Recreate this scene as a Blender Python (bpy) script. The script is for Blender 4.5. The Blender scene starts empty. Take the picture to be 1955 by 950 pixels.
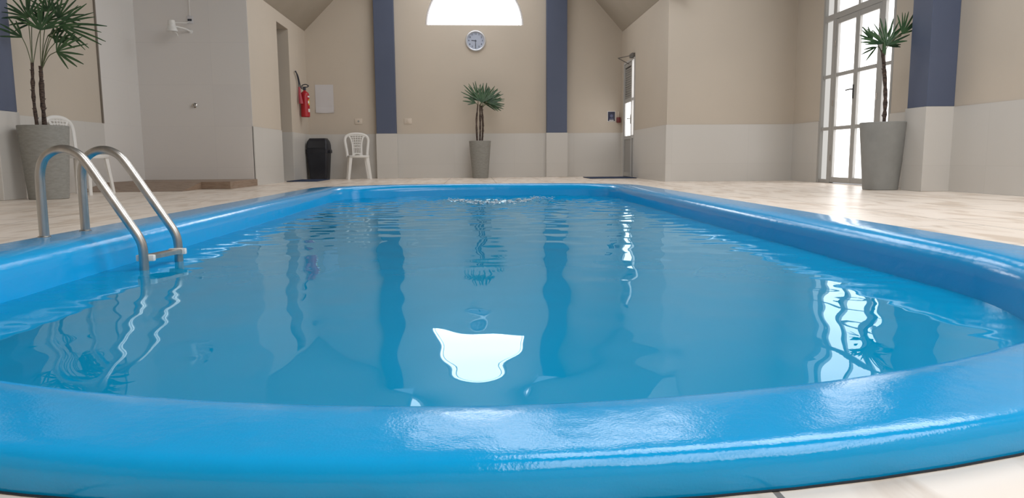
import bpy, bmesh, math, random
from mathutils import Vector, Matrix, noise
C = bpy.context.scene.collection
PI = math.pi
# ---------------------------------------------------------------- camera
CAMH = 0.3756; F = 1370.4; PITCH = 0.1256; YAW = 0.05125; ROLL = -0.00736
fw = Vector((math.sin(YAW)*math.cos(PITCH), math.cos(YAW)*math.cos(PITCH), -math.sin(PITCH)))
rt = Vector((math.cos(YAW), -math.sin(YAW), 0)); up = rt.cross(fw)
r2 = rt*math.cos(ROLL) + up*math.sin(ROLL); u2 = -rt*math.sin(ROLL) + up*math.cos(ROLL)
cd = bpy.data.cameras.new('camera'); cam = bpy.data.objects.new('camera', cd); C.objects.link(cam)
M = Matrix((r2, u2, -fw)).transposed().to_4x4(); M.translation = Vector((0, 0, CAMH)); cam.matrix_world = M
cd.sensor_width = 36; cd.lens = F*36/1955; cd.clip_start = .02; cd.clip_end = 200
bpy.context.scene.camera = cam
vs = bpy.context.scene.view_settings
vs.view_transform = 'Standard'; vs.look = 'None'; vs.gamma = 1; vs.use_curve_mapping = False
vs.exposure = 0.26
# ---------------------------------------------------------------- light levels
SKY = 4.5          # frosted skylights
LUN = 5.0          # half round window
SIDE = 2.3         # frosted glass doors
w = bpy.data.worlds.new('world'); bpy.context.scene.world = w; w.use_nodes = True
w.node_tree.nodes['Background'].inputs[0].default_value = (.8, .88, 1, 1)
w.node_tree.nodes['Background'].inputs[1].default_value = .6

# ---------------------------------------------------------------- materials
def mat(name, col, rough=.5, metal=0, spec=.5, emit=None, es=0):
    m = bpy.data.materials.new(name); m.use_nodes = True
    b = m.node_tree.nodes['Principled BSDF']
    b.inputs['Base Color'].default_value = (*col, 1); b.inputs['Roughness'].default_value = rough
    b.inputs['Metallic'].default_value = metal; b.inputs['Specular IOR Level'].default_value = spec
    if emit: b.inputs['Emission Color'].default_value = (*emit, 1); b.inputs['Emission Strength'].default_value = es
    return m
def nodes(m): return m.node_tree.nodes, m.node_tree.links, m.node_tree.nodes['Principled BSDF']
def vary(m, c1, c2, scale, detail=4, stretch=(1, 1, 1), bump=0, bscale=None, lo=.35, hi=.65):
    n, l, b = nodes(m)
    tc = n.new('ShaderNodeTexCoord'); mp = n.new('ShaderNodeMapping'); mp.inputs['Scale'].default_value = stretch
    nz = n.new('ShaderNodeTexNoise'); nz.inputs['Scale'].default_value = scale; nz.inputs['Detail'].default_value = detail
    cr = n.new('ShaderNodeValToRGB'); cr.color_ramp.elements[0].color = (*c1, 1); cr.color_ramp.elements[1].color = (*c2, 1)
    cr.color_ramp.elements[0].position = lo; cr.color_ramp.elements[1].position = hi
    l.new(tc.outputs['Object'], mp.inputs[0]); l.new(mp.outputs[0], nz.inputs['Vector']); l.new(nz.outputs[0], cr.inputs[0])
    l.new(cr.outputs[0], b.inputs['Base Color'])
    if bump:
        n2 = n.new('ShaderNodeTexNoise'); n2.inputs['Scale'].default_value = bscale or scale; n2.inputs['Detail'].default_value = 2
        l.new(mp.outputs[0], n2.inputs['Vector'])
        bp = n.new('ShaderNodeBump'); bp.inputs['Strength'].default_value = bump; bp.inputs['Distance'].default_value = .002
        l.new(n2.outputs[0], bp.inputs['Height']); l.new(bp.outputs[0], b.inputs['Normal'])
    return m
paint = vary(mat('beige_wall_paint', (.6, .5, .4), .7), (.555, .485, .40), (.585, .51, .42), .8, bump=.15, bscale=60)
blue_paint = vary(mat('blue_pillar_paint', (.1, .14, .25), .55), (.083, .103, .165), (.092, .113, .178), 1.2)
vault_m = vary(mat('vault_plaster', (.3, .27, .22), .8), (.40, .35, .28), (.43, .375, .305), 1.5)
ceil_m = vary(mat('ceiling_board', (.3, .27, .24), .8), (.27, .24, .21), (.33, .3, .26), 2, stretch=(1, .1, 1))
room_m = mat('inner_room_paint', (.55, .5, .44), .7)

def tile(name, c1, c2, mortar, bw, bh, axis, rough=.25, msize=.002, off=0, shift=(0, 0, 0), veins=None):
    """tiles laid in metres; axis picks which world axes run along and up the surface"""
    m = mat(name, c1, rough); n, l, b = nodes(m)
    tc = n.new('ShaderNodeTexCoord'); sp = n.new('ShaderNodeSeparateXYZ'); cb = n.new('ShaderNodeCombineXYZ')
    l.new(tc.outputs['Object'], sp.inputs[0])
    if axis == 'floor': l.new(sp.outputs[1], cb.inputs[0]); l.new(sp.outputs[0], cb.inputs[1])
    else:
        ad = n.new('ShaderNodeMath'); l.new(sp.outputs[0], ad.inputs[0]); l.new(sp.outputs[1], ad.inputs[1])
        l.new(ad.outputs[0], cb.inputs[0]); l.new(sp.outputs[2], cb.inputs[1])
    mp = n.new('ShaderNodeMapping'); mp.inputs['Location'].default_value = shift; l.new(cb.outputs[0], mp.inputs[0])
    br = n.new('ShaderNodeTexBrick'); l.new(mp.outputs[0], br.inputs['Vector'])
    br.offset = off; br.squash = 1
    for k, v in (('Scale', 1), ('Mortar Size', msize), ('Mortar Smooth', .1), ('Bias', 0), ('Brick Width', bw), ('Row Height', bh)): br.inputs[k].default_value = v
    br.inputs['Color1'].default_value = (*c1, 1); br.inputs['Color2'].default_value = (*c2, 1); br.inputs['Mortar'].default_value = (*mortar, 1)
    out = br.outputs[0]
    if veins:
        nz = n.new('ShaderNodeTexNoise'); nz.inputs['Scale'].default_value = veins[1]; nz.inputs['Detail'].default_value = 6; nz.inputs['Distortion'].default_value = 1.2
        mp2 = n.new('ShaderNodeMapping'); mp2.inputs['Scale'].default_value = veins[2]; l.new(cb.outputs[0], mp2.inputs[0]); l.new(mp2.outputs[0], nz.inputs['Vector'])
        cr = n.new('ShaderNodeValToRGB'); e = cr.color_ramp.elements
        e[0].position = .38; e[0].color = (*veins[0], 1); e[1].position = .52; e[1].color = (1, 1, 1, 1)
        l.new(nz.outputs[0], cr.inputs[0])
        mx = n.new('ShaderNodeMix'); mx.data_type = 'RGBA'; mx.blend_type = 'MULTIPLY'; mx.inputs[0].default_value = 1
        l.new(br.outputs[0], mx.inputs[6]); l.new(cr.outputs[0], mx.inputs[7]); out = mx.outputs[2]
    l.new(out, b.inputs['Base Color'])
    bp = n.new('ShaderNodeBump'); bp.inputs['Strength'].default_value = .25; bp.inputs['Distance'].default_value = .001; bp.invert = True
    l.new(br.outputs['Fac'], bp.inputs['Height']); l.new(bp.outputs[0], b.inputs['Normal'])
    return m
wtile = tile('white_wall_tile', (.6, .575, .535), (.615, .59, .55), (.54, .515, .48), 1.2, .6, 'wall', .3, .0015, shift=(.3, .33, 0))
stile = tile('shower_wall_tile', (.71, .67, .635), (.73, .69, .65), (.64, .61, .58), 1.2, .6, 'wall', .35, .0015, shift=(.1, .33, 0))
ctile = tile('brightened_cladding_tile', (.72, .69, .655), (.74, .71, .67), (.66, .63, .6), 1.2, .6, 'wall', .3, .0015, shift=(.3, .33, 0))  # paler copy of the wall tile; missing light on the left put into its colour
ftile = tile('pale_floor_tile', (.86, .765, .665), (.89, .79, .69), (.25, .22, .19), .8, .8, 'floor', .32, .0045, off=.5,
             shift=(.3, .465, 0), veins=((.78, .73, .68), 1.6, (1, 3.5, 1)))
wood_m = tile('brown_wood_look_tile', (.30, .215, .155), (.25, .175, .125), (.12, .09, .07), .9, .2, 'wall', .45, .002, veins=((.8, .76, .72), 6, (1, 8, 1)))
pool_m = mat('blue_fibreglass', (.0, .345, .725), .11, spec=.5)
n, l, b = nodes(pool_m)
tc = n.new('ShaderNodeTexCoord'); nz = n.new('ShaderNodeTexNoise'); nz.inputs['Scale'].default_value = 260; nz.inputs['Detail'].default_value = 3
nz2 = n.new('ShaderNodeTexNoise'); nz2.inputs['Scale'].default_value = 14; nz2.inputs['Detail'].default_value = 2
l.new(tc.outputs['Object'], nz.inputs['Vector']); l.new(tc.outputs['Object'], nz2.inputs['Vector'])
ma = n.new('ShaderNodeMath'); ma.operation = 'MULTIPLY_ADD'; ma.inputs[1].default_value = 7; l.new(nz2.outputs[0], ma.inputs[0]); l.new(nz.outputs[0], ma.inputs[2])
bp = n.new('ShaderNodeBump'); bp.inputs['Strength'].default_value = .35; bp.inputs['Distance'].default_value = .00075
l.new(ma.outputs[0], bp.inputs['Height']); l.new(bp.outputs[0], b.inputs['Normal'])
basin_m = pool_m

water_m = bpy.data.materials.new('pool_water'); water_m.use_nodes = True
n = water_m.node_tree.nodes; l = water_m.node_tree.links; n.clear()
o = n.new('ShaderNodeOutputMaterial'); mx = n.new('ShaderNodeMixShader'); tr = n.new('ShaderNodeBsdfTransparent'); gl = n.new('ShaderNodeBsdfGlossy')
fr = n.new('ShaderNodeFresnel'); fr.inputs['IOR'].default_value = 1.33
df = n.new('ShaderNodeBsdfDiffuse'); df.inputs[0].default_value = (.0, .33, .62, 1)   # light scattered back by the slightly cloudy water
mb = n.new('ShaderNodeMixShader'); mb.inputs[0].default_value = .8; l.new(tr.outputs[0], mb.inputs[1]); l.new(df.outputs[0], mb.inputs[2])
tr.inputs[0].default_value = (.62, .93, .93, 1); gl.inputs['Roughness'].default_value = .0; gl.inputs[0].default_value = (.74, .93, 1, 1)
l.new(fr.outputs[0], mx.inputs[0]); l.new(mb.outputs[0], mx.inputs[1]); l.new(gl.outputs[0], mx.inputs[2]); l.new(mx.outputs[0], o.inputs[0])

white_plastic = mat('white_plastic', (.78, .76, .72), .35)
black_plastic = vary(mat('black_plastic', (.012, .014, .02), .45), (.010, .011, .017), (.016, .018, .026), 6)
steel = vary(mat('brushed_steel', (.62, .6, .57), .33, 1), (.42, .405, .38), (.52, .5, .47), 30, stretch=(1, 1, .2))
chrome = mat('chrome', (.6, .58, .55), .15, 1)
pot_m = vary(mat('grey_stone_planter', (.3, .3, .28), .7), (.255, .25, .225), (.30, .295, .27), 18, stretch=(1, 1, 3), bump=.3, bscale=40)
pot_m2 = vary(mat('smooth_grey_planter', (.3, .3, .28), .55), (.25, .25, .235), (.28, .28, .265), 8, bump=.15, bscale=60)
soil_m = vary(mat('soil', (.05, .035, .025), .9), (.03, .02, .015), (.08, .06, .045), 40, bump=.8, bscale=80)
leaf_m = vary(mat('palm_leaf', (.04, .1, .035), .4), (.02, .06, .025), (.055, .12, .045), 9, stretch=(1, 1, 1))
petiole_m = mat('green_stalk', (.11, .13, .06), .5)
bark_m = vary(mat('fibrous_bark', (.07, .045, .035), .85), (.03, .02, .018), (.12, .08, .06), 30, stretch=(1, 1, 3), bump=.8, bscale=90)
red_m = mat('red_enamel', (.42, .012, .02), .3); pink_m = mat('faded_red_horn', (.4, .05, .07), .45)
alu = mat('painted_aluminium', (.40, .39, .37), .4, .0)
alu_pale = mat('pale_aluminium', (.55, .54, .52), .4)
grey_panel = mat('grey_door_panel', (.33, .32, .30), .45)
pvc = mat('white_frame', (.62, .61, .62), .4)
paper_m = mat('paper', (.62, .6, .6), .7)
dial_m = mat('clock_dial', (.42, .46, .56), .4); ink = mat('black_ink', (.03, .035, .05), .5); rim_m = mat('clock_rim', (.66, .67, .7), .25, .3)
mat_blue = vary(mat('navy_mat_rubber', (.012, .03, .08), .85), (.01, .022, .06), (.018, .04, .1), 60, bump=.5, bscale=200)
plate_m = mat('beige_switch_plate', (.66, .57, .47), .4)
navy = mat('navy_sign_print', (.012, .016, .05), .35); signblue = mat('sign_blue_print', (.09, .10, .20), .4)
yellow = mat('yellow_label', (.7, .5, .05), .5); white_label = mat('white_label', (.75, .72, .7), .5); darkred = mat('dark_red_plastic', (.17, .02, .02), .4)
def emit(name, col, s):
    m = bpy.data.materials.new(name); m.use_nodes = True; n = m.node_tree.nodes; l = m.node_tree.links; n.clear()
    o = n.new('ShaderNodeOutputMaterial'); e = n.new('ShaderNodeEmission'); e.inputs[0].default_value = (*col, 1); e.inputs[1].default_value = s
    l.new(e.outputs[0], o.inputs[0]); return m
sky_pane = emit('skylight_frosted_pane', (.97, .98, 1), SKY)
vault_pane = emit('vault_skylight_pane', (.97, .98, 1), SKY*.68)
lun_pane = emit('bright_frosted_glass', (.97, .98, 1), LUN)
side_pane = emit('daylit_frosted_glass', (1, .98, .97), SIDE)
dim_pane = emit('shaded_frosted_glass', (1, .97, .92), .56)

# ---------------------------------------------------------------- mesh helpers
def obj(name, bm, m, parent=None, smooth=35, kind=None):
    me = bpy.data.meshes.new(name)
    bmesh.ops.recalc_face_normals(bm, faces=bm.faces)
    bm.to_mesh(me); bm.free()
    for p in me.polygons: p.use_smooth = True
    if smooth is not None: me.set_sharp_from_angle(angle=math.radians(smooth))
    for mm in (m if isinstance(m, (list, tuple)) else [m]): me.materials.append(mm)
    o = bpy.data.objects.new(name, me); C.objects.link(o)
    if parent: o.parent = parent
    if kind: o['kind'] = kind
    return o
def empty(name, label=None, cat=None, loc=(0, 0, 0), rz=0, group=None, kind=None):
    o = bpy.data.objects.new(name, None); C.objects.link(o); o.location = loc; o.rotation_euler = (0, 0, rz); o.empty_display_size = .1
    tag(o, label, cat, group, kind); return o
def tag(o, label=None, cat=None, group=None, kind=None):
    for k, v in (('label', label), ('category', cat), ('group', group), ('kind', kind)):
        if v: o[k] = v
    return o
def BM(): return bmesh.new()
def box(bm, x0, x1, y0, y1, z0, z1, bev=0, mi=0, seg=2):
    r = bmesh.ops.create_cube(bm, size=1); vsx = r['verts']
    for v in vsx: v.co = Vector(((x0+x1)/2+v.co.x*(x1-x0), (y0+y1)/2+v.co.y*(y1-y0), (z0+z1)/2+v.co.z*(z1-z0)))
    fs = set(f for v in vsx for f in v.link_faces)
    for f in fs: f.material_index = mi
    if bev:
        es = set(e for v in vsx for e in v.link_edges)
        bmesh.ops.bevel(bm, geom=list(es), offset=bev, segments=seg, affect='EDGES', profile=.5)
    return bm
def ring(bm, c, ax, r, n=16, ry=None, ref=None):
    ax = Vector(ax).normalized(); ref = Vector(ref) if ref else (Vector((0, 0, 1)) if abs(ax.z) < .9 else Vector((0, 1, 0)))
    u = ax.cross(ref).normalized(); v = ax.cross(u).normalized(); ry = ry or r
    return [bm.verts.new(Vector(c)+u*(r*math.cos(2*PI*k/n))+v*(ry*math.sin(2*PI*k/n))) for k in range(n)]
def skin(bm, rings, cap=True, mi=0, closed=False):
    for a, b_ in zip(rings, rings[1:]):
        n = len(a)
        for k in range(n):
            f = bm.faces.new((a[k], a[(k+1) % n], b_[(k+1) % n], b_[k])); f.material_index = mi
    if cap:
        for rr in (rings[0], rings[-1]):
            f = bm.faces.new(rr); f.material_index = mi
    return bm
def tube(bm, pts, r, n=12, mi=0, ref=(0, 1, 0), ry=None):
    pts = [Vector(p) for p in pts]; rs = r if isinstance(r, (list, tuple)) else [r]*len(pts)
    out = []
    for i, p in enumerate(pts):
        a = pts[max(i-1, 0)]; c = pts[min(i+1, len(pts)-1)]; t = (c-a).normalized()
        rf = Vector(ref)
        if abs(t.dot(rf.normalized())) > .95: rf = Vector((1, 0, 0)) if abs(t.x) < .9 else Vector((0, 0, 1))
        out.append(ring(bm, p, t, rs[i], n, (ry*rs[i]/rs[0] if ry else None), rf))
    return skin(bm, out, True, mi)
def smooth_path(pts, sub=6):
    pts = [Vector(p) for p in pts]; P = [2*pts[0]-pts[1]]+pts+[2*pts[-1]-pts[-2]]; out = []
    for i in range(1, len(P)-2):
        for k in range(sub):
            t = k/sub; a, b_, c, d = P[i-1:i+3]
            out.append(.5*((2*b_)+(c-a)*t+(2*a-5*b_+4*c-d)*t*t+(3*b_-a-3*c+d)*t**3))
    out.append(pts[-1]); return out
def lathe(bm, prof, n=48, mi=0, axis='z', c=(0, 0, 0)):
    rs = []
    c = Vector(c)
    for r, z in prof:
        if axis == 'z': rs.append([bm.verts.new(c+Vector((r*math.cos(2*PI*k/n), r*math.sin(2*PI*k/n), z))) for k in range(n)])
        else: rs.append([bm.verts.new(c+Vector((r*math.cos(2*PI*k/n), -z, r*math.sin(2*PI*k/n)))) for k in range(n)])
    return skin(bm, rs, True, mi)
def prism(bm, pts, y0, y1, mi=0):
    """outline in the x-z plane extruded from y0 to y1"""
    a = [bm.verts.new((x, y0, z)) for x, z in pts]; b_ = [bm.verts.new((x, y1, z)) for x, z in pts]
    return skin(bm, [a, b_], True, mi)

# ---------------------------------------------------------------- dimensions of the hall
XL, XR = -4.86, 4.96           # long side walls
SL, SR = -3.25, 2.966          # annex walls that face each other at the far end
YL, YR = 10.91, 11.06          # annex fronts
YF = 14.51; YB = -4.0
WZ = .870; TOP = 2.845
EAVE, RIDGE = 3.4, 5.2
X0 = .03                        # pool axis
VAULT = [(-3.4, 2.80), (-3.25, 2.85), (-2.65, 3.45), (-1.9, 3.95), (-1.3, 4.35), (-.7, 4.75), (0, 4.92), (.7, 4.75), (1.3, 4.35), (1.9, 3.95), (2.45, 3.42), (2.966, 2.85), (3.2, 2.80)]
def vault_z(x):
    for (a, p), (b, q) in zip(VAULT, VAULT[1:]):
        if a <= x <= b: return p+(q-p)*(x-a)/(b-a)
    return 2.8
def ceil_z(x): return RIDGE-(RIDGE-EAVE)*abs(x)/5.2

# ---------------------------------------------------------------- pool outline
A = 1.962; YN = .735; BN = 1.7; YFE = 9.5; BF = 1.3; NF = 2.6
def outline(n_end=56, n_side=24):
    P = []
    cy = YN+BN
    for k in range(n_end+1):                       # near end, from the right side round to the left
        t = PI*k/n_end; P.append((X0+A*math.cos(t), cy-BN*math.sin(t)))
    cf = YFE-BF
    for k in range(1, n_side): P.append((X0-A, cy+(cf-cy)*k/n_side))
    for k in range(n_end+1):
        t = PI*k/n_end; c, s = math.cos(t), math.sin(t)
        P.append((X0-A*math.copysign(abs(c)**(2/NF), c), cf+BF*abs(s)**(2/NF)))
    for k in range(1, n_side): P.append((X0+A, cf+(cy-cf)*k/n_side))
    return P
OUT = outline(); NO = len(OUT); NRM = []
for i in range(NO):
    a, c = OUT[i-1], OUT[(i+1) % NO]; t = Vector((c[0]-a[0], c[1]-a[1])).normalized(); NRM.append(Vector((t.y, -t.x)))
cen = Vector((X0, 5)); 
if (cen-Vector(OUT[0])).dot(NRM[0]) < 0: NRM = [-q for q in NRM]
def inset(d, side=.25):
    return [(p[0]+q.x*d*(1+side*abs(q.x)), p[1]+q.y*d*(1+side*abs(q.x))) for p, q in zip(OUT, NRM)]
def pool_rings(prof, name, parent, cap=False):
    bm = BM(); rs = []
    for d, z in prof: rs.append([bm.verts.new((x, y, z)) for x, y in inset(d)])
    skin(bm, rs, False)
    if cap: bm.faces.new(rs[-1])
    return obj(name, bm, pool_m, parent, None)

pool = empty('swimming_pool', 'oval ended blue fibreglass swimming pool with a rounded raised rim set in the tiled floor', 'swimming pool', (0, 0, 0))
cop_prof = [(.004, -.02), (.001, 0), (0, .015), (.001, .030), (.004, .038), (.0095, .0445), (.017, .0485), (.027, .0502), (.045, .0508), (.1, .0514), (.15, .0514),
            (.178, .0500), (.196, .046), (.212, .039), (.226, .028), (.236, .014), (.243, -.004), (.247, -.03)]
pool_rings(cop_prof, 'rim', pool)
bas_prof = [(.247, -.03), (.252, -.07), (.258, -.12), (.275, -.3), (.31, -.7), (.35, -.95), (.42, -1.12), (.52, -1.2), (.62, -1.22)]
pool_rings(bas_prof, 'basin', pool, True)

# water: a real rippled surface
SEED = 57
ZW = -.099
rnd = random.Random(SEED)
waves = []
for k in range(9):                                  # slow swell that bends reflections sideways
    lam = rnd.uniform(.16, .7); th = rnd.uniform(-.9, .9)+(PI if rnd.random() < .5 else 0); waves.append((lam, th, rnd.uniform(0, 6.3), rnd.uniform(.6, 1)*.0105*lam/(2*PI)*min(1.3, (.3/lam)**.6), 0))
for k in range(9):                                  # ripples running down the pool, stronger at the far inlet
    lam = rnd.uniform(.14, .42); th = PI/2+rnd.uniform(-.5, .5); waves.append((lam, th, rnd.uniform(0, 6.3), rnd.uniform(.6, 1)*.008*lam/(2*PI), 1))
for k in range(6):                                  # short chop against the side walls
    lam = rnd.uniform(.09, .17); th = PI/2+rnd.uniform(-.7, .7); waves.append((lam, th, rnd.uniform(0, 6.3), rnd.uniform(.6, 1)*.011*lam/(2*PI), 2))
def wave(x, y):
    edge = math.exp(-max(0, 1.55-abs(x-X0))/.35)
    far = min(1, max(0, (y-2.2)/6.2)); far = far*far*(3-2*far)
    h = 0
    for lam, th, ph, am, ty in waves:
        s = math.sin(2*PI*(x*math.cos(th)+y*math.sin(th))/lam+ph+1.3*noise.noise(Vector((x*.8, y*.8, ph))))
        h += am*s*((.7+.9*far) if ty == 0 else (.25+2.4*far) if ty == 1 else edge)
    if y > 6.2:
        q = min(1, (y-6.2)/2); h += q*.0035*(noise.noise(Vector((x*5, y*9, 1)))+.6*noise.noise(Vector((x*11, y*20, 4))))
        g = math.exp(-((x-.25)/.75)**2-((y-7.95)/.5)**2)
        h += g*.016*(noise.noise(Vector((x*13, y*14, 8)))+.6*noise.noise(Vector((x*30, y*30, 2))))
    return h
wb = inset(.2555); n_ys = 400; ys0 = min(p[1] for p in wb)+.0015; ys1 = max(p[1] for p in wb)-.0015
def span(y):
    xs = []
    for i in range(NO):
        (xa, ya), (xb, yb) = wb[i], wb[(i+1) % NO]
        if (ya-y)*(yb-y) <= 0 and ya != yb: xs.append(xa+(xb-xa)*(y-ya)/(yb-ya))
    return min(xs), max(xs)
bm = BM(); rows = []; NX = 170
for j in range(n_ys+1):
    t = j/n_ys; y = ys0+(ys1-ys0)*t
    if t < .02: y = ys0+(ys1-ys0)*(t*t/.02)
    if t > .98: y = ys1-(ys1-ys0)*((1-t)**2/.02)
    xa, xb = span(y); rows.append([bm.verts.new((xa+(xb-xa)*k/NX, y, ZW+wave(xa+(xb-xa)*k/NX, y))) for k in range(NX+1)])
for a, c in zip(rows, rows[1:]):
    for k in range(NX): bm.faces.new((a[k], a[k+1], c[k+1], c[k]))
water = obj('pool_water', bm, water_m, None, None)
if water.data.polygons[0].normal.z < 0: water.data.flip_normals()
tag(water, 'clear rippling water filling the blue pool and mirroring the far wall', 'water', None, 'stuff')

# foam thrown up at the far inlet
foam_m = mat('water_foam', (.52, .62, .68), .15, spec=.8)
bm = BM(); rnd = random.Random(7)
for k in range(300):
    u = rnd.random(); x = -.3+1.25*u+rnd.gauss(0, .03); y = 8.35-.9*math.sin(PI*min(1, u*1.25))*.9*rnd.uniform(.6, 1.1)+rnd.gauss(0, .06)
    if u > .75: y += .15
    s = rnd.uniform(.003, .010)*(1.3 if .1 < u < .75 else .7); z = ZW+wave(x, y)+rnd.random()**2*.025
    mt = Matrix.Translation((x, y, z)) @ Matrix.Diagonal((s*rnd.uniform(1, 3), s*1.5, s*rnd.uniform(.4, .8), 1))
    bmesh.ops.create_icosphere(bm, subdivisions=1, radius=1, matrix=mt)
tag(obj('water_foam', bm, foam_m), 'white splashing froth on the water by the far end of the pool', 'foam', None, 'stuff')

# ---------------------------------------------------------------- floor with the pool cut out of it
bm = BM()
inner = [bm.verts.new((x, y, 0)) for x, y in inset(.004, 0)]
def to_rect(p):
    c = Vector((X0, 5)); d = Vector(p)-c; t = min(((XR+.15-c.x)/d.x if d.x > 0 else (XL-.15-c.x)/d.x) if abs(d.x) > 1e-6 else 1e9, ((YF+.1-c.y)/d.y if d.y > 0 else (YB-c.y)/d.y) if abs(d.y) > 1e-6 else 1e9)
    return c+d*t
outer = [bm.verts.new((*to_rect(p), 0)) for p in OUT]
skin(bm, [inner, outer], False)
for cx, cy in ((XR+.15, YB), (XL-.15, YB), (XL-.15, YF+.1), (XR+.15, YF+.1)):
    o_ = sorted(outer, key=lambda v: (v.co.x-cx)**2+(v.co.y-cy)**2)
    a = [v for v in outer if abs(v.co.x-cx) < 1e-5]; c_ = [v for v in outer if abs(v.co.y-cy) < 1e-5]
    if a and c_:
        va = min(a, key=lambda v: abs(v.co.y-cy)); vc = min(c_, key=lambda v: abs(v.co.x-cx))
        if (va.co-vc.co).length > 1e-4 and va is not vc: bm.faces.new((va, vc, bm.verts.new((cx, cy, 0))))
r_ = bmesh.ops.recalc_face_normals(bm, faces=bm.faces)
floor = obj('floor', bm, ftile, None, None, 'structure')
if floor.data.polygons[0].normal.z < 0: floor.data.flip_normals()
# dark joint between the rim and the tiles
bm = BM(); a = [bm.verts.new((x, y, .0015)) for x, y in inset(-.0035, 0)]; c = [bm.verts.new((x, y, .0015)) for x, y in inset(.006, 0)]
skin(bm, [a, c], False); obj('joint', bm, mat('dark_joint', (.02, .02, .025), .8), floor, None)

# ---------------------------------------------------------------- walls
def struct(name, bm, m, parent=None, smooth=35):
    return obj(name, bm, m, parent, smooth, None if parent else 'structure')
T = .012
# far wall with a half round opening
LX, LZ, LR = .045, 2.967, .962
bm = BM(); NA = 48
arc = [(LX+LR*math.cos(PI*k/NA), LZ+LR*math.sin(PI*k/NA)) for k in range(NA+1)]
def V(x, z): return bm.verts.new((x, YF, z))
rx = 1.3; rz = LZ+1.1
av = [V(*p) for p in arc]; ov = []
for k in range(NA+1):
    t = PI*k/NA; c, s = math.cos(t), math.sin(t); q = min(rx/abs(c) if abs(c) > 1e-6 else 1e9, 1.1/s if s > 1e-6 else 1e9); ov.append(V(LX+c*q, LZ+s*q))
for k in range(NA): bm.faces.new((av[k], av[k+1], ov[k+1], ov[k]))
def poly(*pts): bm.faces.new([V(*p) for p in pts])
poly((LX-rx, 0), (LX+rx, 0), (LX+rx, LZ), (LX-rx, LZ))
poly((-5.2, 0), (LX-rx, 0), (LX-rx, rz), (-1.9, 4.0), (-2.65, 3.5), (-3.4, 2.8), (-5.2, 2.8))
poly((LX+rx, 0), (5.2, 0), (5.2, 2.8), (3.2, 2.8), (2.966, 2.85), (2.45, 3.47), (1.9, 4.0), (LX+rx, rz))
poly((LX-rx, rz), (LX+rx, rz), (1.25, 4.45), (.7, 4.8), (0, 4.97), (-.7, 4.8), (-1.25, 4.45))
for k in range(NA):                                    # reveal
    a, c = arc[k], arc[k+1]; bm.faces.new([bm.verts.new((p[0], y, p[1])) for p, y in ((a, YF), (c, YF), (c, YF+.14), (a, YF+.14))])
bm.faces.new([bm.verts.new(p) for p in ((LX-LR, YF, LZ), (LX+LR, YF, LZ), (LX+LR, YF+.14, LZ), (LX-LR, YF+.14, LZ))])
wall_far = struct('wall_far', bm, paint)
bm = BM(); box(bm, SL+.001, SR-.001, YF-T, YF+.002, .001, WZ); struct('tile_wainscot', bm, wtile, wall_far)
# lunette window
w1 = empty('window_1', 'half round frosted window glowing white above the wall clock', None, (0, 0, 0), kind='structure')
bm = BM(); bm.faces.new([bm.verts.new((x, YF+.1, z)) for x, z in arc]); obj('pane', bm, lun_pane, w1, None)
bm = BM(); tube(bm, [(LX+(LR-.02)*math.cos(PI*k/NA), YF+.05, LZ+.0+(LR-.02)*math.sin(PI*k/NA)) for k in range(NA+1)], .022, 8)
tube(bm, [(LX+(LR-.09)*math.cos(PI*k/NA), YF+.085, LZ+.0+(LR-.09)*math.sin(PI*k/NA)) for k in range(NA+1)], .007, 6)
obj('window_frame', bm, pvc, w1)

# left long wall
bm = BM(); box(bm, XL-.15, XL, YB, YF+.1, 0, EAVE+.15); wl = struct('wall_left', bm, paint)
bm = BM(); box(bm, XL-.01, XL+T, YB, 9.82, .001, WZ); struct('tile_wainscot', bm, wtile, wl)
bm = BM(); box(bm, XL-.01, XL+T, 9.82, YL, .001, EAVE); struct('tile_cladding', bm, ctile, wl)
bm = BM(); box(bm, XL, XL+.02, 9.795, 9.82, WZ, EAVE); struct('edge_trim', bm, mat('bronze_edge_trim', (.2, .17, .14), .4), wl)
# left annex: tiled shower front, side wall with doorway, flat roof
bm = BM(); box(bm, XL, SL, YL, YR+.15 if False else YL+.15, 0, RIDGE); wsf = struct('wall_shower', bm, paint)
bm = BM(); box(bm, XL+T, SL-.002, YL-T, YL+.01, .001, EAVE); struct('shower_tiles', bm, stile, wsf)
DY0, DY1, DZ = 12.47, 13.22, 2.66
bm = BM(); box(bm, SL-.2, SL, YL+.15, DY0, 0, TOP); box(bm, SL-.2, SL, DY1, YF, 0, TOP); box(bm, SL-.2, SL, DY0, DY1, DZ, TOP)
wla = struct('wall_left_annex', bm, paint)
bm = BM(); box(bm, SL-.01, SL+T, YL-T, DY0, .001, WZ); box(bm, SL-.01, SL+T, DY1, YF-T, .001, WZ); struct('tile_wainscot', bm, wtile, wla)
bm = BM(); box(bm, SL-.205, SL+.001, DY1-T, DY1+.001, .001, WZ); struct('jamb_tile', bm, wtile, wla)
bm = BM(); box(bm, XL, SL-.2, YL+.15, YF, TOP-.1, TOP); struct('ceiling_left_annex', bm, room_m)
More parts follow.
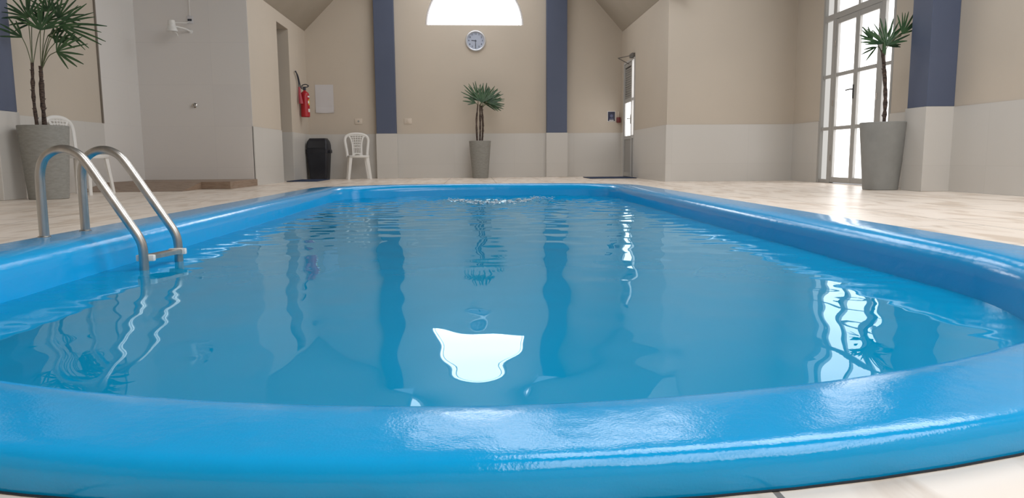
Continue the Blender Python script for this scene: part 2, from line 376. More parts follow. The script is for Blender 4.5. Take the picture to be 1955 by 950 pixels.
# right annex
EY0, EY1, EZ = 13.30, 14.25, 2.2
bm = BM(); box(bm, SR, SR+.15, YR+.15, EY0, 0, TOP); box(bm, SR, SR+.15, EY1, YF, 0, TOP); box(bm, SR, SR+.15, EY0, EY1, EZ, TOP)
wra = struct('wall_right_annex', bm, paint)
bm = BM(); box(bm, SR-T, SR+.01, YR-T, EY0, .001, WZ); box(bm, SR-T, SR+.01, EY1, YF-T, .001, WZ); struct('tile_wainscot', bm, wtile, wra)
bm = BM(); box(bm, SR, XR, YR, YR+.15, 0, RIDGE); wrf = struct('wall_right_front', bm, paint)
bm = BM(); box(bm, SR+.0105, XR, YR-T+.0005, YR+.01, .001, WZ); struct('tile_wainscot', bm, wtile, wrf)
bm = BM(); box(bm, SR+.15, XR, YR+.15, YF, TOP-.1, TOP); struct('ceiling_right_annex', bm, room_m)
# right long wall with the tall glazed door
GY0, GY1, GZ = 8.44, 10.22, 3.45
bm = BM(); box(bm, XR, XR+.15, YB, GY0, 0, EAVE+.15); box(bm, XR, XR+.15, GY1, YF+.1, 0, EAVE+.15); box(bm, XR, XR+.15, GY0, GY1, GZ, EAVE+.15)
wr = struct('wall_right', bm, paint)
bm = BM(); box(bm, XR-T, XR+.01, YB, GY0, .001, WZ); box(bm, XR-T, XR+.01, GY1, YR-T, .001, WZ); struct('tile_wainscot', bm, wtile, wr)
bm = BM(); box(bm, XL-.15, XR+.15, YB-.15, YB, 0, RIDGE); struct('wall_back', bm, paint)
bm = BM()
for s in (-1, 1):
    a = [bm.verts.new(p) for p in ((0, YB-.1, RIDGE), (s*5.2, YB-.1, EAVE), (s*5.2, YF+.2, EAVE), (0, YF+.2, RIDGE))]; bm.faces.new(a)
struct('ceiling', bm, ceil_m, None, None)
bm = BM(); a = [bm.verts.new((x, YL+.01, z)) for x, z in VAULT]; c = [bm.verts.new((x, YF+.02, z)) for x, z in VAULT]
for k in range(len(VAULT)-1): bm.faces.new((a[k], a[k+1], c[k+1], c[k]))
struct('ceiling_vault', bm, vault_m)
bm = BM(); prev = None                                # hall end wall above the vault opening
for x, z in VAULT:
    t_ = (bm.verts.new((x, YL+.005, z)), bm.verts.new((x, YL+.005, 5.3)))
    if prev: bm.faces.new((prev[0], t_[0], t_[1], prev[1]))
    prev = t_
struct('wall_above_vault', bm, paint)
# pillars
def pillar(name, x0, x1, y0, y1, side):
    bm = BM(); box(bm, x0, x1, y0, y1, WZ+.005, (min(ceil_z(x0), ceil_z(x1)) if side != 'F' else min(vault_z(x0), vault_z(x1)))+.02, .004, seg=1); p = struct(name, bm, blue_paint)
    bm = BM(); box(bm, x0-T*(side != 'L'), x1+T*(side != 'R'), y0-T, y1+(T if side != 'F' else 0), .001, WZ+.004, .003, seg=1); struct('tile_base', bm, wtile, p)
pillar('trim_1', -1.905, -1.52, YF-.14, YF, 'F'); pillar('trim_2', 1.447, 1.85, YF-.14, YF, 'F')
pillar('trim_3', XL, -4.615, 7.30, 7.64, 'L'); pillar('trim_4', 4.665, XR, 7.29, 7.63, 'R')
pillar('trim_5', XL, -4.615, .4, .74, 'L'); pillar('trim_6', 4.665, XR, .4, .74, 'R')

# skylights in the two roof slopes
k = 3
SKYL = []
for x0 in (.3, 1.05, 1.8, 2.55): SKYL.append((x0, x0+.62, 9.3, 10.8))
for x0, x1 in ((-1.22, -.75), (-.65, -.08), (.08, .65), (.75, 1.22)): SKYL.append((x0, x1, 11.5, 14.1))
for y0, y1 in ((3.2, 6.2), (-2.8, 1.2)):  # unseen rows over the near hall, added to light the room
    for x0 in (.4, 1.5, 2.6, 3.7): SKYL.append((x0, x0+.95, y0, y1))
for x0, x1, y0, y1 in SKYL:
    k += 1
    wn = empty('window_%d' % k, None, None, (0, 0, 0), kind='structure')
    bm = BM(); z = lambda x, d, v=y0 > 11: (vault_z(x) if v else ceil_z(x))-d
    bm.faces.new([bm.verts.new(p) for p in ((x0, y0, z(x0, .03)), (x1, y0, z(x1, .03)), (x1, y1, z(x1, .03)), (x0, y1, z(x0, .03)))]); obj('pane', bm, vault_pane if y0 > 11 else sky_pane, wn, None)
    bm = BM()
    for (xa, ya), (xb, yb) in (((x0, y0), (x1, y0)), ((x1, y0), (x1, y1)), ((x1, y1), (x0, y1)), ((x0, y1), (x0, y0))):
        tube(bm, [(xa, ya, z(xa, .03)), (xb, yb, z(xb, .03))], .025, 4)
    obj('window_frame', bm, pvc, wn)

# ---------------------------------------------------------------- glazed door in the right wall (window_2)
g = empty('window_2', 'tall white framed glazed double door with frosted panes behind the right planter', None, (0, 0, 0), kind='structure')
XG = XR+.03
ym = [GY0+.0, 8.71, 9.29, 9.90, GY1]        # frame lines along the wall
zl = [.0, .755, 1.475, 2.2, 2.93, GZ]
bm = BM(); box(bm, XG-.035, XG+.035, GY0, GY0+.045, 0, GZ, .004, seg=1); box(bm, XG-.035, XG+.035, GY1-.05, GY1, 0, GZ, .004, seg=1)
box(bm, XG-.034, XG+.034, GY0, GY1, GZ-.05, GZ, .004, seg=1)
for y in (8.71, 9.90): box(bm, XG-.03, XG+.03, y-.045, y+.045, 0, GZ-.05, .004, seg=1)
box(bm, XG-.033, XG+.033, GY0+.045, GY1-.05, 2.23, 2.31, .004, seg=1)
for z in zl[1:5]:
    if z != 2.2:
        box(bm, XG-.022, XG+.022, GY0+.045, 8.665, z-.022, z+.022, .003, seg=1); box(bm, XG-.022, XG+.022, 9.945, GY1-.05, z-.022, z+.022, .003, seg=1)
box(bm, XG-.022, XG+.022, 8.755, 9.855, 2.93-.022, 2.93+.022, .003, seg=1); box(bm, XG-.022, XG+.022, 9.27, 9.32, 2.31, GZ-.05, .003, seg=1)
box(bm, XG-.022, XG+.022, GY0+.045, 8.665, .0, .05, .003, seg=1); box(bm, XG-.022, XG+.022, 9.945, GY1-.05, .0, .05, .003, seg=1)
obj('window_frame', bm, alu, g)
for y0, y1 in ((8.757, 9.298), (9.302, 9.853)):
    bm = BM()
    box(bm, XG-.027, XG+.027, y0, y0+.05, .012, 2.225, .004, seg=1); box(bm, XG-.027, XG+.027, y1-.05, y1, .012, 2.225, .004, seg=1)
    for z0, z1 in ((.012, .085), (.73, .78), (1.45, 1.5), (2.155, 2.225)): box(bm, XG-.026, XG+.026, y0+.05, y1-.05, z0, z1, .003, seg=1)
    d = obj('door_leaf', bm, alu, g)
    if y0 > 9:
        bm = BM(); tube(bm, [(XG-.027, y0+.025, 1.24), (XG-.07, y0+.025, 1.24), (XG-.075, y0+.13, 1.235)], .009, 8); box(bm, XG-.036, XG-.026, y0+.012, y0+.038, 1.12, 1.3, .003)
        obj('handle', bm, mat('dark_metal', (.08, .08, .08), .4, .6), d)
    bm = BM()
    for z in (.35, 1.1, 1.9): tube(bm, [(XG-.032, (y0 if y0 < 9 else y1), z-.04), (XG-.032, (y0 if y0 < 9 else y1), z+.04)], .009, 8)
    obj('hinge', bm, chrome, d)
bm = BM(); bm.faces.new([bm.verts.new((XG+.01, y, z)) for y, z in ((8.70, .05), (9.90, .05), (9.90, GZ-.03), (8.70, GZ-.03))]); obj('pane', bm, side_pane, g, None)
bm = BM(); bm.faces.new([bm.verts.new((XG+.01, y, z)) for y, z in ((GY0+.02, .03), (8.72, .03), (8.72, GZ-.03), (GY0+.02, GZ-.03))]); obj('pane', bm, side_pane, g, None)
bm = BM(); bm.faces.new([bm.verts.new((XG+.01, y, z)) for y, z in ((9.90, .03), (GY1-.02, .03), (GY1-.02, GZ-.03), (9.90, GZ-.03))]); obj('pane', bm, dim_pane, g, None)

# ---------------------------------------------------------------- half glazed door in the right annex wall (door_2)
g = empty('door_2', 'grey half glazed door with louvred top at the far right corner', None, (0, 0, 0), kind='structure')
XD = SR+.012
bm = BM()
box(bm, SR-.02, SR+.1, EY0, EY0+.03, 0, EZ, .003, seg=1); box(bm, SR-.02, SR+.1, EY1-.035, EY1, 0, EZ, .003, seg=1); box(bm, SR-.018, SR+.1, EY0+.03, EY1-.035, EZ-.04, EZ, .003, seg=1)
box(bm, XD-.03, XD+.03, 13.50, 13.56, 0, EZ-.04, .003, seg=1); box(bm, XD-.025, XD+.025, EY0+.03, 13.50, .73, .79, .003, seg=1); box(bm, XD-.025, XD+.025, EY0+.03, 13.50, 1.43, 1.48, .003, seg=1)
obj('door_frame', bm, alu_pale, g)
bm = BM(); box(bm, XD-.012, XD+.012, EY0+.03, 13.50, .01, .74); obj('fixed_panel', bm, grey_panel, g)
bm = BM(); bm.faces.new([bm.verts.new((XD+.012, y, z)) for y, z in ((EY0+.03, .76), (13.52, .76), (13.52, EZ-.03), (EY0+.03, EZ-.03))]); obj('pane', bm, side_pane, g, None)
bm = BM(); y0, y1 = 13.565, EY1-.04
box(bm, XD-.02, XD+.02, y0, y0+.05, .012, EZ-.045, .003, seg=1); box(bm, XD-.02, XD+.02, y1-.05, y1, .012, EZ-.045, .003, seg=1)
for z0, z1 in ((.012, .09), (.72, .79), (1.42, 1.5), (2.09, EZ-.045)): box(bm, XD-.02, XD+.02, y0+.05, y1-.05, z0, z1, .003, seg=1)
leaf = obj('door_leaf', bm, alu, g)
bm = BM(); box(bm, XD-.008, XD+.008, y0+.05, y1-.05, .09, .72); obj('lower_panel', bm, grey_panel, leaf)
bm = BM()
for i in range(13):
    z = 1.52+i*.044; r = bmesh.ops.create_cube(bm, size=1, matrix=Matrix.Translation((XD, (y0+y1)/2, z)) @ Matrix.Rotation(.7, 4, 'Y') @ Matrix.Diagonal((.035, y1-y0-.1, .005, 1)))
obj('louvre', bm, alu_pale, leaf)
bm = BM(); bm.faces.new([bm.verts.new((XD+.006, y, z)) for y, z in ((y0+.05, .79), (y1-.05, .79), (y1-.05, 1.42), (y0+.05, 1.42))]); obj('pane', bm, side_pane, leaf, None)
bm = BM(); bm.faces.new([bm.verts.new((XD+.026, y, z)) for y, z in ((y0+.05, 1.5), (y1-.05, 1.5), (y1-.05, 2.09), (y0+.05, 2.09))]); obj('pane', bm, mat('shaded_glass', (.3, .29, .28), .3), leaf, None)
bm = BM(); box(bm, XD-.035, XD-.02, y0+.008, y0+.042, 1.0, 1.18, .003); tube(bm, [(XD-.02, y0+.025, 1.1), (XD-.07, y0+.025, 1.1), (XD-.072, y0+.13, 1.1)], .009, 8); obj('handle', bm, chrome, leaf)
bm = BM(); box(bm, SR-.06, SR-.0, 13.33, 13.56, 2.205, 2.275, .006); tube(bm, [(SR-.05, 13.45, 2.24), (SR-.2, 13.9, 2.25)], .008, 8); tube(bm, [(SR-.2, 13.9, 2.25), (XD-.025, 13.8, 2.13)], .008, 8)
obj('door_closer', bm, mat('closer_grey', (.16, .15, .14), .4, .3), g)

# ---------------------------------------------------------------- shower step and ramp
st = empty('shower_step', 'low brown wood-look tiled step with a ramp in front of the shower wall', 'step', (-4.0, 9.7, 0))
def off(bm, o): 
    for v in bm.verts: v.co -= o.location
    return bm
bm = BM(); box(bm, XL+T, -3.222, 9.70, YL-T, .001, .098, .003, seg=1); obj('platform', off(bm, st), wood_m, st)
bm = BM()
P = [(XL+T, 9.08, .001), (-3.60, 9.08, .001), (-3.60, 9.70, .001), (XL+T, 9.70, .001), (-3.60, 9.70, .095), (XL+T, 9.70, .095), (XL+T, 9.08, .005), (-3.60, 9.08, .005)]
v = [bm.verts.new(p) for p in P]
for f in ((0, 1, 2, 3), (0, 1, 7, 6), (1, 2, 4, 7), (3, 0, 6, 5), (6, 7, 4, 5), (2, 3, 5, 4)): bm.faces.new([v[i] for i in f])
obj('ramp', off(bm, st), wood_m, st)
# electric shower head on the tiled wall
YS = YL-T
sh = empty('electric_shower', 'white electric shower head on an arm high on the tiled shower wall', 'shower', (-4.09, YS, 2.24))
bm = BM(); hc = Vector((-.115, -.30, 0))
lathe(bm, [(.02, .085), (.045, .083), (.047, .05), (.052, .03), (.050, .026), (.053, .0), (.066, -.03), (.076, -.055), (.074, -.066), (.02, -.068)], 32, c=hc); obj('head', bm, white_plastic, sh)
bm = BM(); tube(bm, smooth_path([(.03, 0, -.02), (.0, -.1, 0), (-.06, -.2, .01), hc+Vector((0, .02, .01))]), .013, 12); lathe(bm, [(.03, -.0), (.03, .006), (.018, .012)], 24, axis='y', c=(.03, -.001, -.02)); obj('arm', bm, white_plastic, sh)
bm = BM(); tube(bm, smooth_path([(.022, -.012, .125), (.015, -.09, .09), (-.03, -.2, .07), hc+Vector((.03, .03, .06))]), .005, 8); obj('cable', bm, white_plastic, sh)
bm = BM(); tube(bm, smooth_path([hc+Vector((.0, .0, -.065)), hc+Vector((.06, 0, -.09)), hc+Vector((.075, 0, -.13))]), .006, 8); obj('jet', bm, white_plastic, sh)
bx_ = empty('outlet_box', 'small white wiring box with dark socket above the shower head', 'outlet', (-4.06, YS, 2.38))
bm = BM(); box(bm, -.045, .045, -.012, 0, -.05, .06, .004); obj('plate', bm, paper_m, bx_)
bm = BM(); box(bm, -.03, .028, -.016, -.011, -.012, .018, .002); obj('socket', bm, ink, bx_)
bm = BM(); box(bm, -4.07, -4.05, YS-.012, YS, 2.44, EAVE, .003, seg=1); tag(obj('wiring_conduit', bm, stile), 'thin pale conduit running up the shower wall from the wiring box', 'conduit')
vv = empty('shower_valve', 'small round metal tap on the shower wall below the shower head', 'tap', (-4.07, YS, 1.175))
bm = BM(); lathe(bm, [(.036, 0), (.036, .004), (.026, .01), (.014, .014)], 24, axis='y'); obj('flange', bm, chrome, vv)
bm = BM(); lathe(bm, [(.014, .012), (.014, .03), (.02, .034), (.024, .05), (.02, .06), (.008, .062)], 20, axis='y'); box(bm, -.034, .034, -.052, -.04, -.006, .006, .003); obj('knob', bm, chrome, vv)

# ---------------------------------------------------------------- pool ladder
ld = empty('pool_ladder', 'stainless steel pool ladder with two curved handrails on the left edge of the pool', 'ladder', (-1.86, 3.33, .05))
R1 = [(-1.868, .0), (-1.866, .25), (-1.862, .33), (-1.842, .387), (-1.803, .419), (-1.757, .428), (-1.712, .415), (-1.672, .378), (-1.60, .262), (-1.50, .098), (-1.467, .04), (-1.455, -.01), (-1.455, -.10), (-1.455, -.45), (-1.455, -.85)]
for y, dx, s in ((3.2, 0, 1), (3.47, .032, 1)):
    bm = BM(); pts = []
    q = [Vector((x+dx*(1+(x+1.87)*.7), y, z)) for x, z in R1]
    dense = [q[0], q[1]]+smooth_path(q[1:13], 4)[1:]+q[13:]
    tube(bm, [p-ld.location for p in dense], .0195, 16); rail = obj('handrail', bm, steel, ld)
    bm = BM(); lathe(bm, [(.026, .0005), (.026, .004), (.0205, .007)], 24, c=(q[0].x+1.86, y-3.33, 0)); obj('anchor_flange', bm, steel, rail)
for z, lab in ((-.045, 1), (-.32, 0), (-.6, 0)):
    bm = BM(); x0, x1 = -1.50, -1.365
    v0 = [(-1.485, 3.225), (-1.43, 3.225), (-1.38, 3.445), (-1.435, 3.445)]
    a = [bm.verts.new((x, y, z-.012)) for x, y in v0]; c = [bm.verts.new((x, y, z+.004)) for x, y in v0]; skin(bm, [a, c])
    for i in range(5):
        t = i/4; tube(bm, [(-1.48+.045*t, 3.225, z+.005), (-1.43+.045*t, 3.445, z+.005)], .0025, 6)
    for v in bm.verts: v.co -= ld.location
    s_ = obj('step', bm, steel, ld)
    for x, y in ((-1.452, 3.222), (-1.405, 3.448)):
        bm = BM(); box(bm, x-.042, x+.036, y-.012, y+.012, z-.018, z+.010, .004)
        for v in bm.verts: v.co -= ld.location
        tag(obj('end_cap', bm, white_plastic, s_), 'white plastic end cap')

# ---------------------------------------------------------------- palms
def blade(bm, hub, d, L, wd, nrm, droop, rnd):
    d = d.normalized(); s = d.cross(nrm).normalized(); N = 5; prev = None
    prof = (.3, .75, 1, .95, .75, .3)
    for i in range(N+1):
        t = i/N; p = hub+d*(L*t)+Vector((0, 0, -droop*L*t*t)); w_ = wd*prof[i]
        row = [bm.verts.new(p-s*w_*.5+nrm*w_*.18), bm.verts.new(p), bm.verts.new(p+s*w_*.5+nrm*w_*.18)]
        if prev:
            for k in (0, 1): bm.faces.new((prev[k], prev[k+1], row[k+1], row[k]))
        prev = row
def palm(name, label, loc, pot, pm, cx, cy, sc, potz, trunks, fans, seed, group):
    """fans are given in the plane of the plant, as seen from the pool, each with its own depth and tilt"""
    rn = random.Random(seed); o = empty(name, label, 'plant', loc, 0, group)
    rt_, rb, h = pot
    bm = BM(); lathe(bm, [(rb-.008, .0), (rb, .006), (rb+(rt_-rb)*.93, h*.93), (rt_, h-.006), (rt_-.004, h), (rt_-.022, h), (rt_-.026, h-.04), (rb-.02, h-.05), (.01, h-.05)], 64); obj('pot', bm, pm, o)
    bm = BM(); lathe(bm, [(.01, h-.049), (rt_-.03, h-.049), (rt_-.03, h-.035), (rt_*.5, h-.022), (.01, h-.02)], 32); obj('soil', bm, soil_m, o)
    L = lambda px, py, y=0: Vector(((px-cx)*sc, y, potz+(cy-py)*sc))
    crowns = []
    for tr_, y, r in trunks:
        pts = [L(a, b_, y) for a, b_ in tr_]; pts[0].z = h-.04
        ps = smooth_path(pts, 7); bm = BM(); rs = [r*(1+.22*rn.uniform(-1, 1))*(1 if i < len(ps)-4 else .8) for i in range(len(ps))]
        tube(bm, ps, rs, 10)
        for i in range(2, len(ps)-1, 2):
            a = rn.uniform(0, 6.3); tube(bm, [ps[i], ps[i]+Vector((math.cos(a)*r*1.5, math.sin(a)*r*1.5, r*1.8))], [r*.5, r*.12], 5)
        obj('trunk', bm, bark_m, o); crowns.append(pts[-1])
    for hx, hy, ang, spread, ln, nb, dep, tilt, ti in fans:
        hub = L(hx, hy, dep); cr = crowns[ti]; bm = BM()
        mid = (cr+hub)/2+Vector((0, 0, .25*(hub-cr).length*(.3 if hub.z > cr.z else 1)))
        tube(bm, smooth_path([cr-Vector((0, 0, .05)), mid, hub], 5), [.006]*11 if False else .0045*(1 if sc < .008 else 1.4), 6, mi=1)
        nrm = Vector((rn.uniform(-.2, .2), -1, tilt)).normalized(); ax = Vector((1, 0, 0))-nrm*nrm.x; ax.normalize(); ay = ax.cross(nrm).normalized()
        if ay.z < 0: ay = -ay
        for i in range(nb):
            t = (i/(nb-1)-.5) if nb > 1 else 0; a = math.radians(ang+spread*t+rn.uniform(-4, 4)); d = ax*math.cos(a)+ay*math.sin(a)
            blade(bm, hub, d, ln*sc*(1-.25*abs(2*t)**2)*rn.uniform(.86, 1.08), (3.9 if sc < .008 else 2.9)*sc*rn.uniform(.8, 1.2), nrm, rn.uniform(.02, .16), rn)
        obj('frond', bm, [leaf_m, petiole_m], o, 60)
    return o
palm('potted_palm', 'two-trunked lady palm with drooping fan leaves in a grey planter beside the left pillar', (-4.33, 7.56, 0), (.228, .178, .735), pot_m, 76, 240, .00560, .735,
     [([(68, 246), (66, 190), (69, 130)], -.02, .017), ([(78, 246), (78, 190), (80, 135)], .01, .021)],
     [(72, 54, 118, 120, 56, 10, -.05, .2, 0), (98, 77, 88, 130, 58, 11, -.12, .3, 1), (64, 89, 140, 75, 50, 5, -.1, .1, 0), (120, 113, 15, 140, 54, 9, -.1, .2, 1),
      (101, 93, 60, 80, 46, 5, .08, .2, 1), (118, 65, 8, 100, 76, 10, 0, .25, 1), (92, 38, 100, 150, 46, 10, .1, .3, 1), (80, 56, 70, 170, 44, 11, .12, .1, 0),
      (108, 50, 50, 120, 50, 10, .1, -.1, 1), (66, 60, 165, 50, 50, 4, .06, .1, 0), (88, 80, 10, 60, 60, 4, .1, .1, 1)], 3, 'potted palms round the pool hall')
palm('potted_palm', 'three-trunked lady palm in a narrow grey planter against the far wall below the clock', (.115, 14.08, 0), (.212, .155, .715), pot_m, 917, 270, .01032, .715,
     [([(912, 276), (911, 235), (914, 203)], -.03, .016), ([(917, 276), (918, 240), (918, 203)], .0, .018), ([(921, 276), (923, 240), (921, 205)], .02, .02)],
     [(915, 196, 118, 85, 40, 10, 0, .1, 0), (921, 200, 82, 110, 38, 11, -.1, .2, 1), (932, 200, 45, 110, 36, 11, -.05, .2, 2), (936, 203, 12, 95, 30, 9, .05, .1, 2),
      (910, 201, 155, 55, 24, 4, -.05, .1, 0), (926, 196, 70, 130, 34, 11, .1, 0, 2), (924, 198, 30, 120, 38, 9, .12, 0, 1)], 5, 'potted palms round the pool hall')
palm('potted_palm', 'lady palm with a single trunk in a grey planter in front of the glazed door', (4.50, 7.78, 0), (.240, .178, .737), pot_m2, 1688, 234, .00578, .737,
     [([(1689, 240), (1689, 190), (1684, 140), (1678, 100)], 0, .021)],
     [(1681, 93, 72, 110, 60, 10, -.05, .2, 0), (1704, 74, 62, 75, 54, 8, -.1, .2, 0), (1673, 90, 155, 60, 50, 7, -.05, .2, 0), (1667, 80, 130, 80, 34, 6, .1, .1, 0),
      (1690, 88, 60, 120, 44, 8, .1, .1, 0), (1698, 90, 10, 30, 26, 3, .1, .1, 0), (1671, 90, -92, 10, 26, 2, -.1, 0, 0), (1676, 92, 205, 35, 38, 3, .1, 0, 0)], 9, 'potted palms round the pool hall')

# ---------------------------------------------------------------- plastic chairs
def chair(label, loc, rz):
    o = empty('plastic_chair', label, 'chair', loc, rz, 'white plastic chairs')
    bm = BM()   # seat: rounded slab with front skirt
    sp = [(-.19, -.2), (-.17, -.225), (.17, -.225), (.19, -.2), (.205, 0), (.185, .19), (-.185, .19), (-.205, 0)]
    rr = []
    for z, s in ((.405, .97), (.43, 1), (.443, .985), (.447, .93)): rr.append([bm.verts.new((x*s, y*s, z+(.006 if abs(x) > .16 else 0))) for x, y in sp])
    skin(bm, rr); obj('seat', bm, white_plastic, o, 50)
    def yb(z): return .18+(z-.44)*.16
    bm = BM()
    outer_c = [(-.19, .42), (-.195, .52), (-.215, .66), (-.222, .76), (-.19, .825), (-.11, .862), (0, .873), (.11, .862), (.19, .825), (.222, .76), (.215, .66), (.195, .52), (.19, .42)]
    tube(bm, [Vector((x, yb(z), z)) for x, z in [(p.x, p.z) for p in smooth_path([(x, 0, z) for x, z in outer_c], 4)]], .026, 8, ry=.013)
    for s in (-1, 1):
        ic = smooth_path([(s*.085, 0, .42), (s*.082, 0, .55), (s*.09, 0, .68), (s*.115, 0, .78), (s*.15, 0, .83)], 4)
        tube(bm, [Vector((p.x, yb(p.z), p.z)) for p in ic], .017, 8, ry=.010)
    for x in (-.05, -.017, .017, .05): tube(bm, [Vector((x*(1+max(0, z-.6)*1.8), yb(z), z)) for z in (.48, .56, .65, .75, .85)], .0075, 6)
    for z, wv in ((.60, .085), (.655, .09), (.705, .10), (.75, .11), (.795, .125), (.83, .15)): tube(bm, [(-wv, yb(z), z), (0, yb(z)+.006, z+.006), (wv, yb(z), z)], .009, 6)
    arch = [(-.085, .44), (-.085, .49), (.085, .49), (.085, .44), (.06, .44), (.035, .462), (0, .47), (-.035, .462), (-.06, .44)]
    prism(bm, [(x, z+.012) for x, z in arch], .178, .196)
    obj('backrest', bm, white_plastic, o, 50)
    for sx in (-1, 1):
        for sy in (-1, 1):
            bm = BM(); rr = []
            for t in (0, .25, .6, 1):
                z = .425*(1-t); x = sx*(.172+.045*t); y = (-.19-.03*t) if sy < 0 else (.17+.05*t); w_ = .048-.016*t; a = bm.verts
                rr.append([a.new((x-sx*w_, y-sy*.004, z)), a.new((x+sx*.008, y-sy*.004, z)), a.new((x+sx*.012, y+sy*.008, z)), a.new((x+sx*.008, y+sy*.016, z)), a.new((x-sx*w_, y+sy*.016, z))])
            skin(bm, rr); bmesh.ops.solidify if False else None
            obj('leg', bm, white_plastic, o, 40)
    return o
chair('white plastic chair standing against the far wall beside the black bin', (-2.235, 14.10, 0), math.radians(14))
chair('white plastic chair half hidden behind the left planter', (-4.49, 8.52, 0), math.radians(82))

# ---------------------------------------------------------------- swing bin
bn = empty('swing_bin', 'black plastic swing lid bin in the far left corner below the paper sheet', 'bin', (-3.0, 14.2, 0), math.radians(-6))
def rrect(bm, hx, hy, z, r=.04, yo=0):
    pts = []
    for cx, cy, a0 in ((hx-r, hy-r, 0), (-hx+r, hy-r, 90), (-hx+r, -hy+r, 180), (hx-r, -hy+r, 270)):
        for k in range(5): a = math.radians(a0+22.5*k); pts.append(bm.verts.new((cx+r*math.cos(a), cy+yo+r*math.sin(a), z)))
    return pts
bm = BM(); skin(bm, [rrect(bm, .165, .12, .001), rrect(bm, .17, .125, .02), rrect(bm, .203, .152, .5), rrect(bm, .21, .156, .505), rrect(bm, .21, .156, .53)]); obj('body', bm, black_plastic, bn)
bm = BM(); skin(bm, [rrect(bm, .212, .158, .53), rrect(bm, .214, .16, .57), rrect(bm, .207, .152, .575), rrect(bm, .205, .145, .66), rrect(bm, .196, .125, .72), rrect(bm, .165, .09, .775, .03), rrect(bm, .158, .08, .784, .03)]); lid = obj('lid', bm, black_plastic, bn)
bm = BM(); v = [bm.verts.new(p) for p in ((-.17, -.162, .60), (.17, -.162, .60), (.16, -.128, .735), (-.16, -.128, .735), (-.17, -.14, .60), (.17, -.14, .60), (.16, -.10, .735), (-.16, -.10, .735))]
for f in ((0, 1, 2, 3), (4, 5, 6, 7), (0, 1, 5, 4), (1, 2, 6, 5), (2, 3, 7, 6), (3, 0, 4, 7)): bm.faces.new([v[i] for i in f])
obj('flap', bm, mat('dark_grey_plastic', (.02, .022, .028), .35), lid)
for s in (-1, 1):
    bm = BM(); box(bm, s*.225-.018, s*.225+.018, -.06, .06, .5, .56, .008); obj('handle', bm, black_plastic, bn)

# ---------------------------------------------------------------- fire extinguisher
fe = empty('fire_extinguisher', 'red fire extinguisher with black hose hanging in the far left corner beside the paper sheet', 'fire extinguisher', (-3.150, 13.87, 1.17))
q = .082
bm = BM(); lathe(bm, [(q-.012, .0), (q, .012), (q, .40), (q-.008, .435), (q-.03, .462), (.024, .478), (.022, .50)], 40); body = obj('cylinder', bm, red_m, fe)
def wrap(z0, z1, a0, a1, r): 
    bm = BM(); n_ = 10; rw = [[bm.verts.new((r*math.cos(math.radians(a0+(a1-a0)*k/n_)), r*math.sin(math.radians(a0+(a1-a0)*k/n_)), z)) for k in range(n_+1)] for z in (z0, z1)]
    for k in range(n_): bm.faces.new((rw[0][k], rw[0][k+1], rw[1][k+1], rw[1][k]))
    return bm
obj('yellow_label', wrap(.22, .33, -30, 8, q+.001), yellow, body, None); obj('white_label', wrap(.09, .15, -38, 15, q+.001), white_label, body, None); obj('white_label', wrap(.25, .30, -40, -18, q+.002), white_label, body, None)
obj('white_label', wrap(.36, .39, -40, 10, q+.001), white_label, body, None)
bm = BM(); lathe(bm, [(.02, .49), (.026, .495), (.026, .54), (.015, .55)], 20); box(bm, -.05, .06, -.012, .012, .545, .56, .004)
tube(bm, smooth_path([(.055, 0, .555), (.075, 0, .575), (.03, 0, .60), (-.03, 0, .59), (-.055, 0, .565)]), .009, 8); obj('valve', bm, ink, fe)
bm = BM(); tube(bm, smooth_path([(-.02, -.01, .52), (-.045, -.06, .53), (-.055, -.12, .60), (-.06, -.20, .72), (-.065, -.30, .78), (-.067, -.38, .79), (-.067, -.33, .80), (-.066, -.24, .72), (-.063, -.18, .62), (-.06, -.16, .52)]), .0095, 8); obj('hose', bm, ink, fe)
bm = BM(); rr = [ring(bm, (-.06, -.16, .54), (0, 0, 1), .018, 14), ring(bm, (-.055, -.16, .42), (0, 0, 1), .026, 14), ring(bm, (-.035, -.17, .235), (0, 0, 1), .042, 14)]; skin(bm, rr); obj('horn', bm, pink_m, fe)
bm = BM(); box(bm, -.086, -.07, -.03, .03, .36, .42, .004); box(bm, -.086, -.075, -.02, .02, .40, .56, .003); obj('wall_bracket', bm, chrome, fe)

# ---------------------------------------------------------------- things on the far wall
bm = BM(); rows = []
for j in range(13):
    t = j/12; z = 1.83-.54*t; yy = YF-.004-(.012*math.exp(-((t-.93)/.05)**2)+.01*max(0, t-.9)*10*(.5)); rows.append([bm.verts.new((-3.092+.352*k/8+.012*t*0, yy-.003*math.sin(k*.9)*t, z+(-.008*math.sin(PI*k/8) if j == 12 else 0))) for k in range(9)])
for a, c in zip(rows, rows[1:]):
    for k in range(8): bm.faces.new((a[k], a[k+1], c[k+1], c[k]))
geo = bmesh.ops.extrude_face_region(bm, geom=bm.faces[:])
for e in geo['geom']:
    if isinstance(e, bmesh.types.BMVert): e.co.y -= .002
tag(obj('paper_sheet', bm, paper_m), 'blank white paper sheet taped to the far wall beside the fire extinguisher', 'paper')
ck = empty('wall_clock', 'round white wall clock with black numerals under the half round window', 'clock', (.058, YF-.001, 2.665))
bm = BM(); lathe(bm, [(.175, .004), (.198, .004), (.2, .02), (.193, .038), (.18, .042), (.168, .036), (.165, .022), (.164, .012)], 64, axis='y'); obj('rim', bm, rim_m, ck)
bm = BM(); lathe(bm, [(.17, .006), (.17, .018), (.01, .0182)], 64, axis='y'); dial = obj('dial', bm, dial_m, ck)
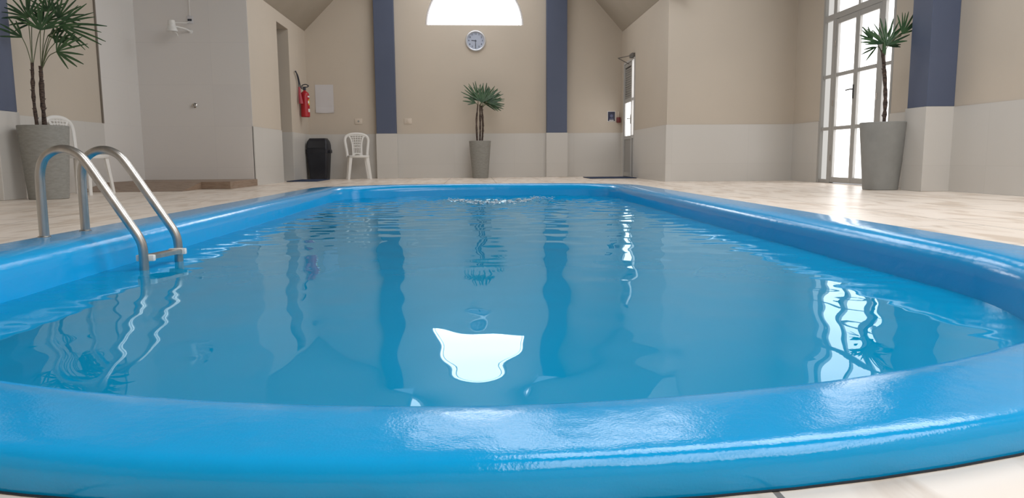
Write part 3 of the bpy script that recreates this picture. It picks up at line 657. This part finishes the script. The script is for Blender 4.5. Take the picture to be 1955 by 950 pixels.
for h_ in range(1, 13):
    cu = bpy.data.curves.new('numeral', 'FONT'); cu.body = str(h_); cu.size = .046; cu.align_x = 'CENTER'; cu.align_y = 'CENTER'; cu.extrude = .0006; cu.offset = .0008
    to = bpy.data.objects.new('numeral_source', cu); C.objects.link(to); dg = bpy.context.evaluated_depsgraph_get()
    me = bpy.data.meshes.new_from_object(to.evaluated_get(dg)); bpy.data.objects.remove(to); me.materials.append(ink)
    a = math.radians(90-30*h_); no = bpy.data.objects.new('numeral', me); C.objects.link(no); no.parent = dial; no.location = (.132*math.cos(a), -.0188, .132*math.sin(a)); no.rotation_euler = (PI/2, 0, 0)
for nm, a, L_, w_, yy in (('hour_hand', math.radians(174), .088, .010, -.022), ('minute_hand', math.radians(270), .128, .009, -.025)):
    bm = BM(); d = Vector((math.cos(a), 0, math.sin(a))); s = Vector((-d.z, 0, d.x))
    pts = [(-d*.02+s*w_*.5), (d*L_*.8+s*w_*.6), d*L_, (d*L_*.8-s*w_*.6), (-d*.02-s*w_*.5)]
    a_ = [bm.verts.new(p+Vector((0, yy, 0))) for p in pts]; b_ = [bm.verts.new(p+Vector((0, yy+.002, 0))) for p in pts]; skin(bm, [a_, b_]); obj(nm, bm, ink, ck, None)
for x, z, lb, cat in ((-1.30, 1.12, 'pale square switch plate on the far wall right of the left blue pillar', 'switch'), (-2.27, 1.12, 'beige square socket plate on the far wall above the white chair', 'socket')):
    s_ = empty('wall_plate', lb, cat, (x, YF-.001, z), group='wall plates')
    bm = BM(); box(bm, -.075, .075, -.009, 0, -.055, .055, .004); obj('plate', bm, plate_m, s_)
    bm = BM()
    if cat == 'switch': box(bm, -.022, .022, -.015, -.008, -.03, .03, .003)
    else: lathe(bm, [(.02, .008), (.02, .013), (.015, .012)], 18, axis='y')
    obj('rocker' if cat == 'switch' else 'socket_insert', bm, plate_m if cat == 'switch' else grey_panel, s_)
sg = empty('wall_sign', 'small navy sign with white border on the far wall near the right corner', 'sign', (2.762, YF-.001, 1.195))
bm = BM(); box(bm, -.081, .081, -.004, 0, -.104, .104, .002); obj('backing', bm, white_label, sg)
bm = BM(); box(bm, -.070, .070, -.007, -.003, -.093, .092, .002); pl = obj('panel', bm, navy, sg)
bm = BM(); lathe(bm, [(.03, .0065), (.03, .0082), (.01, .0083)], 28, axis='y', c=(0, 0, .010)); box(bm, -.04, .04, -.0085, -.006, -.056, -.042); obj('emblem', bm, signblue, pl)
bm = BM(); box(bm, -.045, .045, -.0085, -.006, -.085, -.07); obj('white_band', bm, white_label, pl)
cp = empty('call_point', 'small dark red alarm box on the far wall beside the right door', 'alarm box', (2.905, YF-.001, 1.13))
bm = BM(); box(bm, -.04, .04, -.045, 0, -.06, .045, .006); obj('housing', bm, darkred, cp)
bm = BM(); box(bm, -.012, .006, -.03, 0, .045, .16, .003); obj('cable_cover', bm, plate_m, cp)

# ---------------------------------------------------------------- floor mats
for x0, x1, y0, y1, lb in ((-3.24, -2.72, 12.62, 13.75, 'dark blue mat on the floor outside the open doorway on the left'), (2.08, 2.93, 12.9, 13.75, 'dark blue mat on the floor in front of the half glazed door on the right')):
    bm = BM(); box(bm, x0, x1, y0, y1, .001, .014, .004); tag(obj('floor_mat', bm, mat_blue), lb, 'mat', 'dark blue floor mats')
